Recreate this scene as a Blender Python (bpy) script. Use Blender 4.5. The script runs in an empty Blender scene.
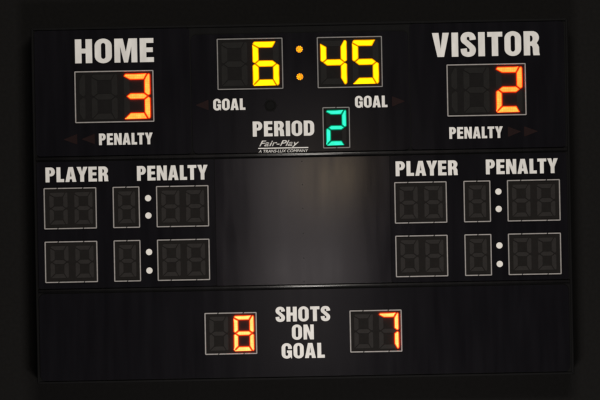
import bpy, bmesh, math, random
from mathutils import Matrix, Vector

random.seed(7)
S = bpy.context.scene
C = S.collection
K = 0.01                      # board drawing unit (1 cm) to metres


# ---------------------------------------------------------------- materials
def principled(name, col, rough=0.4, spec=0.5, metal=0.0):
    m = bpy.data.materials.new(name)
    m.use_nodes = True
    b = m.node_tree.nodes['Principled BSDF']
    b.inputs['Base Color'].default_value = (*col, 1)
    b.inputs['Roughness'].default_value = rough
    b.inputs['Specular IOR Level'].default_value = spec
    b.inputs['Metallic'].default_value = metal
    return m, m.node_tree, b


def noise(nt, scale, detail=3, stretch=(1, 1, 1)):
    tc = nt.nodes.new('ShaderNodeTexCoord')
    mp = nt.nodes.new('ShaderNodeMapping')
    mp.inputs['Scale'].default_value = stretch
    n = nt.nodes.new('ShaderNodeTexNoise')
    n.inputs['Scale'].default_value = scale
    n.inputs['Detail'].default_value = detail
    nt.links.new(tc.outputs['Object'], mp.inputs['Vector'])
    nt.links.new(mp.outputs['Vector'], n.inputs['Vector'])
    return n


def ramp(nt, src, lo, hi, p0=0.3, p1=0.7):
    r = nt.nodes.new('ShaderNodeMapRange')
    r.inputs['From Min'].default_value = p0
    r.inputs['From Max'].default_value = p1
    r.inputs['To Min'].default_value = lo
    r.inputs['To Max'].default_value = hi
    nt.links.new(src, r.inputs['Value'])
    return r.outputs['Result']


def colour_mix(nt, b, fac, a, c):
    mx = nt.nodes.new('ShaderNodeMix')
    mx.data_type = 'RGBA'
    mx.inputs[6].default_value = (*a, 1)
    mx.inputs[7].default_value = (*c, 1)
    nt.links.new(fac, mx.inputs[0])
    nt.links.new(mx.outputs[2], b.inputs['Base Color'])


def sheet_metal(name, col, rough, spec=0.5, wave=0.0005, dirt=1.4):
    """black painted sheet: oil-canning bump, smudged gloss, light dust"""
    m, nt, b = principled(name, col, rough, spec)
    n1 = noise(nt, 1.7, 0.5, (1.5, 1, 0.7))
    n2 = noise(nt, 5, 6, (2.0, 1, 0.22))
    nt.links.new(ramp(nt, n2.outputs['Fac'], rough - 0.015, rough + 0.03), b.inputs['Roughness'])
    colour_mix(nt, b, ramp(nt, n2.outputs['Fac'], 0, 1), col, tuple(c * dirt for c in col))
    bp = nt.nodes.new('ShaderNodeBump')
    bp.inputs['Strength'].default_value = 1.0
    bp.inputs['Distance'].default_value = wave
    nt.links.new(n1.outputs['Fac'], bp.inputs['Height'])
    n3 = noise(nt, 260, 2)
    b2 = nt.nodes.new('ShaderNodeBump')
    b2.inputs['Strength'].default_value = 0.04
    b2.inputs['Distance'].default_value = 0.0015
    nt.links.new(n3.outputs['Fac'], b2.inputs['Height'])
    nt.links.new(bp.outputs['Normal'], b2.inputs['Normal'])
    nt.links.new(b2.outputs['Normal'], b.inputs['Normal'])
    return m


def vinyl(name, col):
    m, nt, b = principled(name, col, 0.42, 0.4)
    n = noise(nt, 7, 5, (2.2, 1, 0.8))
    colour_mix(nt, b, ramp(nt, n.outputs['Fac'], 0, 1), tuple(c * 0.84 for c in col), col)
    return m


def matte(name, col, rough=0.7, spec=0.25, amt=0.75):
    m, nt, b = principled(name, col, rough, spec)
    n = noise(nt, 30, 4)
    colour_mix(nt, b, ramp(nt, n.outputs['Fac'], 0, 1), tuple(c * amt for c in col), col)
    return m


def lamp_lens(name, col, low=0.8, cell=55, edge=None):
    """lit diffuser: emission with the faint cell pattern of the bulbs behind it"""
    m = bpy.data.materials.new(name)
    m.use_nodes = True
    nt = m.node_tree
    nt.nodes.clear()
    out = nt.nodes.new('ShaderNodeOutputMaterial')
    em = nt.nodes.new('ShaderNodeEmission')
    em.inputs['Color'].default_value = (*col, 1)
    tc = nt.nodes.new('ShaderNodeTexCoord')
    v = nt.nodes.new('ShaderNodeTexVoronoi')
    v.inputs['Scale'].default_value = cell
    v.inputs['Randomness'].default_value = 0.15
    nt.links.new(tc.outputs['Object'], v.inputs['Vector'])
    n = noise(nt, 11, 2)
    mu = nt.nodes.new('ShaderNodeMath')
    mu.operation = 'MULTIPLY'
    nt.links.new(ramp(nt, v.outputs['Distance'], 1.0, low, 0.15, 0.75), mu.inputs[0])
    nt.links.new(ramp(nt, n.outputs['Fac'], 0.78, 1.15), mu.inputs[1])
    nt.links.new(mu.outputs[0], em.inputs['Strength'])
    nt.links.new(em.outputs[0], out.inputs[0])
    return m


M = {}
M['panel'] = sheet_metal('black_painted_sheet', (0.0042, 0.0039, 0.0050), 0.12, 0.34)
M['blank'] = sheet_metal('satin_black_sheet', (0.0068, 0.0060, 0.0074), 0.078, 0.8)
M['cabinet'] = sheet_metal('cabinet_paint', (0.0030, 0.0029, 0.0030), 0.55, 0.06)
M['rail'] = sheet_metal('rail_paint', (0.0085, 0.008, 0.0083), 0.27, 1.0, 0.0)
M['groove'] = matte('matte_black_horn', (0.004, 0.004, 0.004), 0.8, 0.1)  # matte black of the horn's disc and dots
M['wall'] = matte('dark_wall_paint', (0.0088, 0.0084, 0.0082), 0.85, 0.05, 0.8)
M['vinyl'] = vinyl('white_vinyl', (0.745, 0.725, 0.70))
M['frame'] = matte('grey_frame_paint', (0.31, 0.29, 0.28), 0.5, 0.3, 0.8)
M['frame_dim'] = matte('dull_grey_frame_paint', (0.22, 0.21, 0.205), 0.5, 0.3, 0.8)
M['clip'] = matte('black_clip', (0.01, 0.01, 0.01), 0.5, 0.3)
M['window'] = matte('window_backing', (0.0115, 0.0102, 0.0096), 0.75, 0.06, 0.85)
M['window_dark'] = matte('window_backing_clock', (0.0090, 0.0083, 0.0082), 0.75, 0.06, 0.85)
M['unlit'] = matte('unlit_segment', (0.0225, 0.0203, 0.0195), 0.7, 0.08, 0.85)
M['unlit_faint'] = matte('unlit_segment_tinted', (0.0135, 0.0128, 0.0123), 0.7, 0.08, 0.85)
M['arrow'] = matte('unlit_red_lens', (0.0125, 0.0052, 0.0052), 0.6, 0.08, 0.8)
M['dot'] = vinyl('white_dot_paint', (0.80, 0.77, 0.73))
M['screw'], _, _ = principled('dark_screw', (0.006, 0.006, 0.006), 0.5, 0.3)
M['orange'] = lamp_lens('lit_orange_segment', (4.6, 0.84, 0.12), 0.5)
M['hot'] = lamp_lens('lit_bright_orange_segment', (5.5, 1.25, 0.30), 0.6)
M['yellow'] = lamp_lens('lit_yellow_segment', (3.0, 1.4, 0.006), 0.85)
M['amber'] = lamp_lens('lit_amber_lamp', (3.0, 0.95, 0.006), 0.85)
M['green'] = lamp_lens('lit_green_segment', (0.05, 1.35, 0.80), 0.88)
M['orange_rim'] = lamp_lens('orange_segment_halo_rim', (1.25, 0.055, 0.004), 0.9)  # rim emission paints the coloured halo at the edges of lit segments
M['hot_rim'] = lamp_lens('bright_orange_segment_halo_rim', (1.3, 0.09, 0.012), 0.9)
M['yellow_rim'] = lamp_lens('yellow_segment_halo_rim', (1.1, 0.42, 0.0), 0.9)
M['red orange side'] = lamp_lens('orange_segment_glow_side', (70.0, 2.5, 0.20), 0.9)  # hidden sides overdriven to throw a glow onto the window backing
M['bright orange side'] = lamp_lens('bright_orange_segment_glow_side', (80.0, 3.5, 0.3), 0.9)
M['yellow side'] = lamp_lens('yellow_segment_glow_side', (14.0, 3.0, 0.0), 0.9)
M['green side'] = lamp_lens('green_segment_glow_side', (0.0, 5.0, 2.8), 0.9)
M['green_rim'] = lamp_lens('green_segment_halo_rim', (0.0, 0.38, 0.20), 0.9)


# ---------------------------------------------------------------- mesh helpers
def link(name, me, mats, parent=None, label=None):
    o = bpy.data.objects.new(name, me)
    C.objects.link(o)
    for m in mats:
        me.materials.append(m)
    if parent is not None:
        o.parent = parent
    if label:
        o['label'] = label
    return o


def pos(u, v):
    return u * K, -v * K


def prism(bm, pts, y0, y1, mat=0, bevel=0.0, mat_side=None):
    """extrude an outline (board units, u right v down) from y0 (back) to y1 (front)"""
    fr = [bm.verts.new((u * K, y1, -v * K)) for u, v in pts]
    bk = [bm.verts.new((u * K, y0, -v * K)) for u, v in pts]
    n = len(pts)
    fs = []
    f = bm.faces.new(fr); f.material_index = mat; fs.append(f)
    g = bm.faces.new(bk[::-1]); g.material_index = mat if mat_side is None else mat_side; fs.append(g)
    for i in range(n):
        q = bm.faces.new((fr[i], bk[i], bk[(i + 1) % n], fr[(i + 1) % n]))
        q.material_index = mat if mat_side is None else mat_side
        fs.append(q)
    if bevel:
        bmesh.ops.bevel(bm, geom=list(f.edges), offset=bevel, segments=3, profile=0.5, affect='EDGES')
    return f


def finish(bm, name):
    bmesh.ops.recalc_face_normals(bm, faces=bm.faces)
    me = bpy.data.meshes.new(name)
    bm.to_mesh(me)
    bm.free()
    return me


def rrect(u0, v0, u1, v1, r, n=6):
    pts = []
    for cu, cv, a0 in ((u1 - r, v0 + r, -90), (u1 - r, v1 - r, 0), (u0 + r, v1 - r, 90), (u0 + r, v0 + r, 180)):
        for i in range(n + 1):
            a = math.radians(a0 + 90 * i / n)
            pts.append((cu + r * math.cos(a), cv + r * math.sin(a)))
    return pts


def disc(cu, cv, r, n=24):
    return [(cu + r * math.cos(2 * math.pi * i / n), cv + r * math.sin(2 * math.pi * i / n)) for i in range(n)]


def area2(p):
    return sum(p[i][0] * p[(i + 1) % len(p)][1] - p[(i + 1) % len(p)][0] * p[i][1] for i in range(len(p)))


def inset(pts, d):
    if area2(pts) < 0:
        pts = pts[::-1]
    n = len(pts)
    out = []
    for i in range(n):
        p0, p1, p2 = Vector(pts[i - 1]), Vector(pts[i]), Vector(pts[(i + 1) % n])
        e1, e2 = (p1 - p0).normalized(), (p2 - p1).normalized()
        n1, n2 = Vector((-e1.y, e1.x)), Vector((-e2.y, e2.x))
        b = (n1 + n2)
        b = b / max(0.35, b.dot(n1))
        out.append(tuple(p1 + b * d))
    return out


def soften(pts, r):
    """round every corner a little"""
    n = len(pts)
    out = []
    for i in range(n):
        p0, p1, p2 = Vector(pts[i - 1]), Vector(pts[i]), Vector(pts[(i + 1) % n])
        a = p1 + (p0 - p1).normalized() * min(r, (p0 - p1).length * 0.42)
        b = p1 + (p2 - p1).normalized() * min(r, (p2 - p1).length * 0.42)
        for t in (0, 0.33, 0.67, 1):
            q = a * (1 - t) ** 2 + p1 * 2 * t * (1 - t) + b * t * t
            out.append(tuple(q))
    return out


# ---------------------------------------------------------------- lettering
def arc(cx, cy, rx, ry, a0, a1, n=9):
    return [(cx + rx * math.cos(math.radians(a0 + (a1 - a0) * i / n)),
             cy + ry * math.sin(math.radians(a0 + (a1 - a0) * i / n))) for i in range(n + 1)]


def stadium(x0, y0, x1, y1, ry):
    rx = (x1 - x0) / 2
    cx = (x0 + x1) / 2
    return arc(cx, y1 - ry, rx, ry, 0, 180, 14) + arc(cx, y0 + ry, rx, ry, 180, 360, 14)


def stroke(path, hx, hy, n=10):
    """outline of a thick smooth stroke through path points (Catmull-Rom)"""
    P = [Vector(p) for p in path]
    P = [2 * P[0] - P[1]] + P + [2 * P[-1] - P[-2]]
    pts = []
    for i in range(1, len(P) - 2):
        for k in range(n):
            t = k / n
            pts.append(0.5 * ((2 * P[i]) + (P[i + 1] - P[i - 1]) * t + (2 * P[i - 1] - 5 * P[i] + 4 * P[i + 1] - P[i + 2]) * t * t
                              + (3 * P[i] - P[i - 1] - 3 * P[i + 1] + P[i + 2]) * t ** 3))
    pts.append(P[-2])
    L, R = [], []
    for i, p in enumerate(pts):
        d = (pts[min(i + 1, len(pts) - 1)] - pts[max(i - 1, 0)]).normalized()
        h = math.hypot(hx * d.y, hy * d.x)
        nrm = Vector((-d.y, d.x))
        L.append(tuple(p + nrm * h)); R.append(tuple(p - nrm * h))
    return L + R[::-1]


def glyphs():
    s, h = 0.262, 0.19
    G = {}
    G['H'] = (0.69, [[(0, 0), (0, 1), (s, 1), (s, .61), (.69 - s, .61), (.69 - s, 1), (.69, 1), (.69, 0), (.69 - s, 0), (.69 - s, .41), (s, .41), (s, 0)]])
    G['O'] = (0.69, [stadium(0, -.015, .69, 1.015, .30), stadium(.255, .165, .435, .835, .10)])
    G['M'] = (0.92, [[(0, 0), (0, 1), (.345, 1), (.46, .45), (.575, 1), (.92, 1), (.92, 0), (.685, 0), (.685, .66), (.54, 0), (.38, 0), (.235, .66), (.235, 0)]])
    G['E'] = (0.565, [[(0, 0), (0, 1), (.555, 1), (.555, .80), (s, .80), (s, .61), (.525, .61), (.525, .415), (s, .415), (s, .20), (.565, .20), (.565, 0)]])
    G['V'] = (0.70, [[(0, 1), (.27, 1), (.352, .33), (.435, 1), (.70, 1), (.485, 0), (.215, 0)]])
    G['I'] = (s + .01, [[(0, 0), (0, 1), (s + .01, 1), (s + .01, 0)]])
    G['T'] = (0.62, [[(0, 1), (.62, 1), (.62, .80), (.31 + s / 2, .80), (.31 + s / 2, 0), (.31 - s / 2, 0), (.31 - s / 2, .80), (0, .80)]])
    G['L'] = (0.50, [[(0, 0), (0, 1), (s, 1), (s, .205), (.50, .205), (.50, 0)]])
    G['N'] = (0.70, [[(0, 0), (0, 1), (.265, 1), (.465, .47), (.465, 1), (.70, 1), (.70, 0), (.445, 0), (.235, .55), (.235, 0)]])
    G['Y'] = (0.73, [[(0, 1), (.285, 1), (.365, .66), (.445, 1), (.73, 1), (.495, .42), (.495, 0), (.235, 0), (.235, .42)]])
    G['A'] = (0.73, [[(0, 0), (.215, 1), (.515, 1), (.73, 0), (.468, 0), (.437, .185), (.293, .185), (.262, 0)], [(.318, .36), (.365, .72), (.412, .36)]])
    G['P'] = (0.63, [[(0, 0), (0, 1), (.36, 1)] + arc(.36, .70, .27, .30, 90, -90) + [(s, .40), (s, 0)],
                     [(s, .57), (s, .82)] + arc(.30, .695, .07, .125, 90, -90)])
    G['D'] = (0.68, [[(0, 0), (0, 1), (.35, 1)] + arc(.38, .68, .30, .32, 90, 0) + arc(.38, .32, .30, .32, 0, -90) + [(.35, 0)],
                     [(s, .18), (s, .82)] + arc(.32, .72, .10, .10, 90, 0) + arc(.32, .28, .10, .10, 0, -90)])
    G['R'] = (0.66, [[(0, 0), (0, 1), (.38, 1)] + arc(.37, .735, .265, .265, 90, -40) +
                     [(.535, .50), (.595, .43), (.63, .34), (.635, .12), (.66, 0), (.395, 0), (.375, .12), (.37, .30), (.345, .385), (s, .40), (s, 0)],
                     [(s, .57), (s, .82)] + arc(.305, .695, .068, .125, 90, -90)])
    G['S'] = (0.62, [stroke([(.50, .685), (.485, .79), (.42, .885), (.31, .915), (.19, .88), (.128, .77), (.15, .655), (.24, .575), (.37, .455), (.47, .35),
                             (.492, .24), (.44, .125), (.31, .085), (.185, .12), (.135, .21), (.122, .33)], .128, .10)])
    w = .69
    G['G'] = (w, [arc(w / 2, .715, w / 2, .30, 0, 180, 14) + arc(w / 2, .285, w / 2, .30, 180, 318, 11) + [(.625, .085), (.60 + .0, .085)][:1] +
                  [(.64, 0), (w, 0), (w, .53), (.36, .53), (.36, .365), (w - .255, .365), (w - .255, .265)] +
                  arc(w / 2, .265, .09, .10, 0, -180, 8) + arc(w / 2, .735, .09, .10, 180, 0, 8) + [(w - .255, .63), (w, .63)]])
    return G


GL = glyphs()
KERN = {'LT': -.06, 'TY': -.04, 'AL': .0, 'LA': -.02, 'AY': -.08, 'OA': -.03, 'YE': -.05, 'VI': -.0, 'TO': -.02, 'TS': -.02, 'NA': -.02, 'PE': .0}


def curve_mesh(splines, name, depth):
    cu = bpy.data.curves.new(name, 'CURVE')
    cu.dimensions = '2D'
    cu.fill_mode = 'BOTH'
    cu.extrude = depth / 2
    for pts in splines:
        sp = cu.splines.new('POLY')
        sp.points.add(len(pts) - 1)
        for p, (x, y) in zip(sp.points, pts):
            p.co = (x, y, 0, 1)
        sp.use_cyclic_u = True
    return curve_to_mesh(cu, name)


def curve_to_mesh(cu, name):
    o = bpy.data.objects.new(name, cu)
    C.objects.link(o)
    dg = bpy.context.evaluated_depsgraph_get()
    me = bpy.data.meshes.new_from_object(o.evaluated_get(dg), depsgraph=dg)
    me.name = name
    bpy.data.objects.remove(o)
    bpy.data.curves.remove(cu)
    me.materials.clear()
    me.transform(Matrix.Rotation(math.radians(90), 4, 'X'))   # letters stand up, facing -Y
    return me


def word(text, u0, u1, v0, v1, parent, y=-0.0165, label=None):
    x = 0.0
    items = []
    for i, ch in enumerate(text):
        w, sh = GL[ch]
        if i:
            x += 0.105 + KERN.get(text[i - 1] + ch, 0)
        items.append((x, sh)); x += w
    H = (v1 - v0) * K
    W = (u1 - u0) * K
    spl = []
    for ox, sh in items:
        for pts in sh:
            spl.append([((ox + px) / x * W, py * H) for px, py in pts])
    me = curve_mesh(spl, 'lettering', 0.003)
    o = link('lettering', me, [M['vinyl']], parent, label or 'white condensed capitals reading ' + text)
    o.location = (u0 * K, y, -v1 * K)
    return o


def logo_text(text, u0, u1, v0, v1, shear, bold, parent, label, space=1.0, y=-0.0165):
    cu = bpy.data.curves.new('logo', 'FONT')
    cu.body = text
    cu.size = 1
    cu.shear = shear
    cu.offset = bold
    cu.space_character = space
    cu.extrude = 0.0
    cu.fill_mode = 'FRONT'
    o = bpy.data.objects.new('logo', cu)
    C.objects.link(o)
    dg = bpy.context.evaluated_depsgraph_get()
    me = bpy.data.meshes.new_from_object(o.evaluated_get(dg), depsgraph=dg)
    bpy.data.objects.remove(o)
    bpy.data.curves.remove(cu)
    me.materials.clear()
    xs = [v.co.x for v in me.vertices]
    sx = (u1 - u0) * K / (max(xs) - min(xs))
    cap = 0.73
    sy = (v1 - v0) * K / cap
    mn = min(xs)
    for v in me.vertices:
        v.co = ((v.co.x - mn) * sx, v.co.z, v.co.y * sy)
    bm = bmesh.new(); bm.from_mesh(me)
    geo = bmesh.ops.extrude_face_region(bm, geom=list(bm.faces))
    for g in geo['geom']:
        if isinstance(g, bmesh.types.BMVert):
            g.co.y -= 0.002
    bmesh.ops.recalc_face_normals(bm, faces=bm.faces)
    bm.to_mesh(me); bm.free()
    o = link('lettering', me, [M['vinyl']], parent, label)
    o.location = (u0 * K, y + 0.001, -v1 * K)
    return o


# ---------------------------------------------------------------- digits
def segments(W, H, t, w):
    m = H / 2
    a = 0.45 * t
    g = 0.42 * t                                      # cut-off at outer corners
    k = 0.62 * w
    return {
        'A': [(0, g), (a * .6, 0), (W - a, 0), (W - w, t), (w, t)],
        'B': [(W - a, 0), (W - .15 * t, 0), (W, .22 * t), (W, m - .25 * t), (W - w + k, m), (W - w, m - t / 2), (W - w, t)],
        'C': [(W - w, m + t / 2), (W - w + k, m), (W, m + .25 * t), (W, H - .25 * t), (W - .2 * t, H), (W - a, H), (W - w, H - t)],
        'D': [(0, H), (w, H - t), (W - w, H - t), (W - a, H)],
        'E': [(w - k, m), (w, m + t / 2), (w, H - t), (.10 * t, H - .08 * t), (0, H - .15 * t), (0, m + .25 * t)],
        'F': [(0, g), (w, t), (w, m - t / 2), (w - k, m), (0, m - .25 * t)],
        'G': [(w - k, m), (w, m - t / 2), (W - w, m - t / 2), (W - w + k, m), (W - w, m + t / 2), (w, m + t / 2)],
    }


def domed(bm, pts, y0, y1):
    """a lit lens: bright flat front, sloping rim painted as its halo, hot hidden side to light the backing"""
    rows = [[bm.verts.new((u * K, y, -v * K)) for u, v in q]
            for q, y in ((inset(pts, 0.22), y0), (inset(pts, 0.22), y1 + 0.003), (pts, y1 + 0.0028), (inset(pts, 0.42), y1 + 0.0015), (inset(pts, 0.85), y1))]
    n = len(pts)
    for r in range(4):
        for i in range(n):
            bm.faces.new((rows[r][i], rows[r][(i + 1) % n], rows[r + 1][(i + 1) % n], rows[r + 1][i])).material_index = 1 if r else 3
    bm.faces.new(rows[4]).material_index = 0
    bm.faces.new(rows[0][::-1]).material_index = 1


LIT = {'3': 'ABGCD', '2': 'ABGED', '6': 'AFGECD', '4': 'FGBC', '5': 'AFGCD', '8': 'ABCDEFG', '7': 'ABC', ' ': '', 'I': ''}


def digit(parent, u, v, W, H, t, w, ch, tone, faint, gap=0.42):
    bm = bmesh.new()
    seg = segments(W, H, t, w)
    for k, pts in seg.items():
        if ch == 'I' and k not in 'BC':
            continue
        lit = k in LIT[ch]
        p = soften(inset([(u + a, v + b) for a, b in pts], 0.16 if k in LIT[ch] else gap), 0.85)
        if area2(p) < 0:
            p = p[::-1]
        if lit:
            domed(bm, p, -0.0176, -0.0275)
        else:
            prism(bm, p, -0.0185, -0.0215, 2)
    me = finish(bm, 'digit')
    lab = ('lit %s digit reading %s' % (tone, ch)) if LIT[ch] else 'dark unlit digit'
    mats = [M[{'red orange': 'orange', 'bright orange': 'hot'}.get(tone, tone)] if tone else M['unlit'],
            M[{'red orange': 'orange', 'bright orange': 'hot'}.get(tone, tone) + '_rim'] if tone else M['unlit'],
            M['unlit_faint'] if faint else M['unlit']]
    if LIT[ch]:
        mats.append(M[tone + ' side'])
    return link('digit', me, mats, parent, lab)


def window(parent, u0, v0, u1, v1, digs, tone=None, faint=False, line=1.02, clips=(), label=None):
    """digs: list of (offset, width, height margin, character)"""
    bm = bmesh.new()
    prism(bm, rrect(u0, v0, u1, v1, 0.5), -0.0135, -0.0175, 0)
    win = link('digit_window', finish(bm, 'digit_window'), [M['window_dark' if faint else 'window']], parent, label)
    # frame: four bars butted end to end as one ring
    bm = bmesh.new()
    o_, i_ = rrect(u0, v0, u1, v1, 0.9, 4), rrect(u0 + line, v0 + line, u1 - line, v1 - line, 0.35, 4)
    yF, yB = -0.0295, -0.0178
    rows = []
    for pts, y in ((o_, yB), (o_, yF), (i_, yF), (i_, yB)):
        rows.append([bm.verts.new((a * K, y, -b * K)) for a, b in pts])
    n = len(o_)
    for r in range(3):
        for i in range(n):
            bm.faces.new((rows[r][i], rows[r][(i + 1) % n], rows[r + 1][(i + 1) % n], rows[r + 1][i]))
    for f_, sl in clips:
        cu = u0 + (u1 - u0) * f_
        for cv in (v0 + line / 2, v1 - line / 2):
            d = 0.62 if cv < (v0 + v1) / 2 else 0.5
            q = [(cu - d + sl, cv - line * .62), (cu + d + sl, cv - line * .62), (cu + d - sl, cv + line * .62), (cu - d - sl, cv + line * .62)]
            prism(bm, q, -0.0215, -0.0315, 1)
    link('window_frame', finish(bm, 'window_frame'), [M['frame_dim' if line < 1 else 'frame'], M['clip']], win)
    for (du, W, m, ch) in digs:
        t = 6.6 if W > 21 else 5.0
        if W > 21:
            digit(win, u0 + du, v0 + m, W, (v1 - v0) - 2 * m, t, t, ch, tone, faint)
        else:
            digit(win, u0 + du, v0 + m, W, (v1 - v0) - 2 * m, t, t + .2, ch, tone, faint)
    return win


# ---------------------------------------------------------------- the setting
bm = bmesh.new()
vs = [bm.verts.new(p) for p in ((-9, .30, -6), (9, .30, -6), (9, .30, 6), (-9, .30, 6))]
bm.faces.new(vs)
wall = link('wall', finish(bm, 'wall'), [M['wall']])
wall['kind'] = 'structure'
wall['label'] = 'plain dark wall behind the scoreboard'
wall['category'] = 'wall'

# ---------------------------------------------------------------- the scoreboard
board = bpy.data.objects.new('scoreboard', None)
C.objects.link(board)
board.location = (0.025, 0.0, -1.795)
board['label'] = 'black ice hockey scoreboard with white lettering and lit red, yellow and green digits'
board['category'] = 'scoreboard'
UL, UR, VT, VB = -266.0, 271.0, -177.0, 179.6


bm = bmesh.new()
# cabinet box with a raised outer lip
prism(bm, rrect(UL, VT, UR, VB, 2.0), 0.27, 0.0, 0, 0.006)
lip = 2.2
for q in ([(UL, VT), (UR, VT), (UR - lip, VT + lip), (UL + lip, VT + lip)],
          [(UR, VT), (UR, VB), (UR - lip, VB - lip), (UR - lip, VT + lip)],
          [(UR, VB), (UL, VB), (UL + lip, VB - lip), (UR - lip, VB - lip)],
          [(UL, VB), (UL, VT), (UL + lip, VT + lip), (UL + lip, VB - lip)]):
    prism(bm, [(a * .9985 + .003, b * .9985) for a, b in q], -0.0005, -0.016, 0, 0.004)
for sx in (-1.6, 1.6):                               # two brackets to the wall
    for vz in (-120, 120):
        prism(bm, [(sx * 100 - 6, vz - 6), (sx * 100 + 6, vz - 6), (sx * 100 + 6, vz + 6), (sx * 100 - 6, vz + 6)], 0.299, 0.2705, 0)
cab = link('cabinet', finish(bm, 'cabinet'), [M['cabinet']], board)


def face_panel(u0, v0, u1, v1, r, mat='panel', label=None, y=-0.0125, th=None):
    bm = bmesh.new()
    prism(bm, rrect(u0, v0, u1, v1, r, 8), -0.001, y, 0)
    return link('face_panel', finish(bm, 'face_panel'), [M[mat]], board, label)


face_panel(-262.6, -174, -107.4, -48.2, 4)
face_panel(-106.2, -167, 111.2, -48.2, 6)
face_panel(112.4, -174, 266.8, -48.2, 4)
face_panel(-262.6, -42.4, -85.2, 84.2, 2)
blank_a = face_panel(-84.6, -42.4, 90.0, 84.2, 1.0, 'blank', 'blank satin black panel between the penalty columns')
face_panel(90.6, -42.4, 266.8, 84.2, 2)
face_panel(-262.6, 89.4, 266.8, 176.2, 6)


def rail(v, hgt, depth):
    """a rounded horizontal trim bar across the board"""
    bm = bmesh.new()
    n = 14
    prof = [(-0.0012, hgt / 2), ]
    for i in range(n + 1):
        a = math.pi * (i / n)
        prof.append((-0.004 - depth * math.sin(a) ** 0.7, hgt / 2 * math.cos(a)))
    prof.append((-0.0012, -hgt / 2))
    A = [bm.verts.new(((UL + 3) * K, y, -v * K + z * K)) for y, z in prof]
    B = [bm.verts.new(((UR - 3) * K, y, -v * K + z * K)) for y, z in prof]
    for i in range(len(prof) - 1):
        f = bm.faces.new((A[i], A[i + 1], B[i + 1], B[i])); f.smooth = True
    bm.faces.new(A); bm.faces.new(B[::-1])
    return link('trim_rail', finish(bm, 'trim_rail'), [M['rail']], board)


rail(-45.8, 3.4, 0.022)
rail(86.2, 2.9, 0.020)

for v in (-38.6, -15.4, 8.6, 33.4, 58.2, 81.6):
    bm = bmesh.new()
    prism(bm, disc(2.6, v, 0.55, 10), -0.0126, -0.0155, 0, 0.001)
    link('screw', finish(bm, 'screw'), [M['screw']], board)

# score and clock windows
window(board, -223.0, -132.7, -144.0, -81.0, [(-15.8, 26.6, 3.0, 'I'), (16.4, 26.6, 3.0, ' '), (48.7, 27.2, 3.0, '3')], 'red orange', True, 1.05, label='home score window showing 3')
window(board, 148.8, -132.6, 227.9, -80.6, [(-15.8, 26.6, 3.0, 'I'), (16.4, 26.6, 3.0, ' '), (48.7, 27.2, 3.0, '2')], 'red orange', True, 1.05, label='visitor score window showing 2')
window(board, -80.2, -162.6, -14.5, -111.5, [(4.0, 26.6, 3.3, ' '), (35.2, 26.9, 3.3, '6')], 'yellow', True, 0.95, label='clock window showing 6')
window(board, 19.8, -162.4, 84.8, -111.4, [(3.0, 26.9, 3.3, '4'), (34.8, 26.9, 3.3, '5')], 'yellow', True, 0.95, label='clock window showing 45')
window(board, 24.1, -92.2, 51.2, -51.1, [(3.0, 21.0, 2.7, '2')], 'green', True, 0.95, clips=((.5, .3),), label='period window showing green 2')

# penalty windows
two = ((.26, .35), (.745, .35))
for v0, v1 in ((-16.6, 24.6), (36.9, 78.2)):
    window(board, -255.9, v0, -203.3, v1, [(5.0, 19.0, 4.2, ' '), (30.0, 19.0, 4.2, ' ')], clips=two)
    window(board, -187.0, v0, -160.2, v1, [(4.6, 18.0, 4.2, ' ')], clips=((.5, .35),))
    window(board, -143.6, v0, -91.2, v1, [(4.6, 19.0, 4.2, ' '), (29.2, 19.0, 4.2, ' ')], clips=two)
    w0, w1 = v0 + .6, v1 + .8
    window(board, 94.4, w0, 146.7, w1, [(4.6, 19.0, 4.2, ' '), (29.4, 19.0, 4.2, ' ')], clips=two)
    window(board, 163.5, w0, 190.4, w1, [(4.6, 18.0, 4.2, ' ')], clips=((.5, .35),))
    window(board, 207.0, w0, 259.9, w1, [(4.6, 19.0, 4.2, ' '), (29.4, 19.0, 4.2, ' ')], clips=two)

# shots windows
window(board, -97.6, 111.1, -45.5, 153.0, [(4.2, 19.6, 3.6, ' '), (28.6, 21.0, 3.0, '8')], 'bright orange', False, 1.08, clips=two, label='shots window showing 8')
window(board, 47.3, 111.3, 99.4, 153.4, [(4.0, 19.6, 3.6, ' '), (28.8, 20.6, 2.8, '7')], 'bright orange', False, 1.08, clips=two, label='shots window showing 7')

# painted colon dots between penalty minutes and seconds
for u in (-151.8, 198.4):
    for v in (-4.7, 12.7, 49.2, 67.7):
        bm = bmesh.new()
        prism(bm, disc(u, v, 3.15, 28), -0.0128, -0.0168, 0, 0.0015)
        link('colon_dot', finish(bm, 'colon_dot'), [M['dot']], board, 'round white painted colon dot')

# lit clock colon: two clusters of small lamps
for v in (-150.8, -123.2):
    bm = bmesh.new()
    prism(bm, disc(2.2, v, 3.8, 28), -0.0128, -0.0150, 2)
    for r, n, ph in ((0, 1, 0), (1.45, 6, .3), (2.75, 10, .1)):
        for i in range(n):
            a = ph + 2 * math.pi * i / max(n, 1)
            prism(bm, disc(2.2 + r * math.cos(a), v + r * math.sin(a), .60, 10), -0.0152, -0.0185, 0, 0.001, 1)
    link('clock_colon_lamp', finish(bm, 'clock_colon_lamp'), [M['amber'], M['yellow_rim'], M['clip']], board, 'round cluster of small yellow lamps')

# unlit indicator arrows
for tip, base, v in ((-235.3, -221.5, -64.9), (-217.3, -203.9, -64.9), (222.3, 209.0, -64.3), (239.2, 225.2, -64.3), (-102.8, -89.6, -96.7), (107.0, 93.8, -96.8)):
    bm = bmesh.new()
    p = soften([(tip, v), (base, v - 5.3), (base, v + 5.3)], 0.8)
    if area2(p) < 0:
        p = p[::-1]
    prism(bm, p, -0.0128, -0.0158, 0, 0.001)
    link('indicator_arrow', finish(bm, 'indicator_arrow'), [M['arrow']], board, 'dark red unlit triangular indicator')

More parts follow.
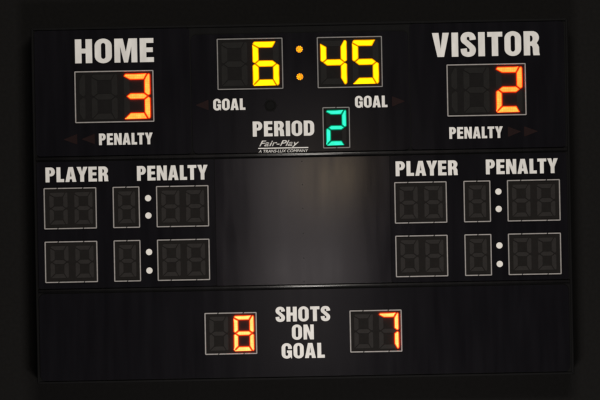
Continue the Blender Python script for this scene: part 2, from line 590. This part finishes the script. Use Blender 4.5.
# horn opening above the period lettering
bm = bmesh.new()
hu, hv = -27.8, -95.0
prism(bm, disc(hu, hv, 4.1, 28), -0.0128, -0.0142, 1)
n = 32
ring = []
for r, y in ((6.0, -0.0128), (5.8, -0.019), (4.6, -0.019), (4.2, -0.0136)):
    ring.append([bm.verts.new(((hu + r * math.cos(2 * math.pi * i / n)) * K, y, -(hv + r * math.sin(2 * math.pi * i / n)) * K)) for i in range(n)])
for a, b in zip(ring[:-1], ring[1:]):
    for i in range(n):
        bm.faces.new((a[i], a[(i + 1) % n], b[(i + 1) % n], b[i]))
for i in range(6):
    a = i * math.pi / 3
    prism(bm, disc(hu + 7.2 * math.cos(a), hv + 7.2 * math.sin(a), .5, 8), -0.0128, -0.0150, 1)
link('horn', finish(bm, 'horn'), [M['cabinet'], M['groove']], board, 'small round black horn opening')

# lettering
word('HOME', -222.0, -143.3, -164.7, -140.8, board)
word('VISITOR', 134.9, 242.4, -164.4, -140.3, board)
word('PENALTY', -199.7, -146.0, -70.2, -58.6, board)
word('PENALTY', 150.4, 203.9, -69.9, -58.3, board)
word('GOAL', -84.9, -52.8, -102.6, -91.2, board)
word('GOAL', 56.8, 89.2, -102.8, -91.2, board)
word('PERIOD', -45.9, 15.5, -79.3, -64.2, board)
word('PLAYER', -253.8, -191.0, -37.2, -22.4, board)
word('PENALTY', -162.4, -91.7, -37.0, -22.3, board)
word('PLAYER', 96.1, 158.3, -36.8, -22.0, board)
word('PENALTY', 186.3, 258.2, -36.9, -22.1, board)
word('SHOTS', -26.5, 27.9, 106.6, 121.3, board)
word('ON', -10.6, 11.3, 124.6, 139.5, board)
word('GOAL', -21.2, 21.9, 143.1, 158.1, board)
logo_text('Fair-Play', -39.8, 0.2, -60.4, -54.4, 0.38, 0.010, board, 'white slanted maker lettering Fair-Play')
logo_text('A TRANS-LUX COMPANY', -40.4, 9.2, -50.9, -48.0, 0.25, 0.0, board, 'tiny white slanted lettering A TRANS-LUX COMPANY')
bm = bmesh.new()
prism(bm, [(-40.6, -52.85), (9.4, -52.85), (9.1, -51.85), (-40.9, -51.85)], -0.0128, -0.0162, 0)
link('logo_line', finish(bm, 'logo_line'), [M['vinyl']], board, 'thin white line under the maker lettering')

# parts were drawn around the world origin: re-base them on the scoreboard's foot
off = Vector(board.location)
for o in list(board.children):
    o.location = Vector(o.location) - off


# ---------------------------------------------------------------- light
def area(name, loc, target, sx, sy, power, col):
    l = bpy.data.lights.new(name, 'AREA')
    l.shape = 'RECTANGLE'
    l.size, l.size_y = sx, sy
    l.energy = power
    l.color = col
    o = bpy.data.objects.new(name, l)
    C.objects.link(o)
    o.location = loc
    o.rotation_euler = (Vector(target) - Vector(loc)).to_track_quat('-Z', 'Y').to_euler()
    return o


area('rink_light', (1.5, -13, 9.5), (0, 0, 0), 7.0, 2.5, 1560, (1.0, 0.95, 0.87))
area('low_fill', (0.4, -6.5, -4.6), (0.1, 0, -0.5), 2.0, 1.4, 360, (1.0, 0.95, 0.90))  # added fill below the frame, standing in for light off the ice
# added lamps behind the viewer, split into a grid to shape the panel sheen
for x0, x1 in ((-0.92, -0.12), (0.36, 1.20)):
    for z0, z1, rad in ((2.7, 1.5, 0.8), (1.2, 0.15, 1.3), (-0.15, -0.85, 1.45), (-1.25, -2.6, 1.4), (-2.9, -4.6, 1.1)):
        col = (1.0, 0.885, 0.87)
        if x0 > 0 and z0 == 1.2:
            col, rad = (1.0, 0.77, 0.52), 3.0
        area('sheen_light', (x0 / 2 + x1 / 2, -42, z0 / 2 + z1 / 2), (x0 / 2 + x1 / 2, 0, z0 / 2 + z1 / 2), x1 - x0, z0 - z1,
             1.15 * rad * math.pi * (x1 - x0) * (z0 - z1), col)

w = bpy.data.worlds.new('World')
S.world = w
w.use_nodes = True
bg = w.node_tree.nodes['Background']
bg.inputs[0].default_value = (0.95, 0.97, 1.0, 1)
bg.inputs[1].default_value = 0.012

# ---------------------------------------------------------------- camera
cam = bpy.data.cameras.new('camera')
cam.sensor_width = 36
cam.lens = 36 * 25 / 6.0
cam.clip_end = 200
co = bpy.data.objects.new('camera', cam)
C.objects.link(co)
a = math.radians(1.08)
r, up, back = Vector((math.cos(a), 0, -math.sin(a))), Vector((math.sin(a), 0, math.cos(a))), Vector((0, -1, 0))
m = Matrix.Identity(4)
for i in range(3):
    m[i][0], m[i][1], m[i][2] = r[i], up[i], back[i]
m.translation = (0, -25, 0)
co.matrix_world = m
S.camera = co

S.view_settings.view_transform = 'Standard'
S.view_settings.look = 'None'
S.view_settings.exposure = 0
S.view_settings.gamma = 1
S.cycles.filter_width = 2.2
S.cycles.max_bounces = 5
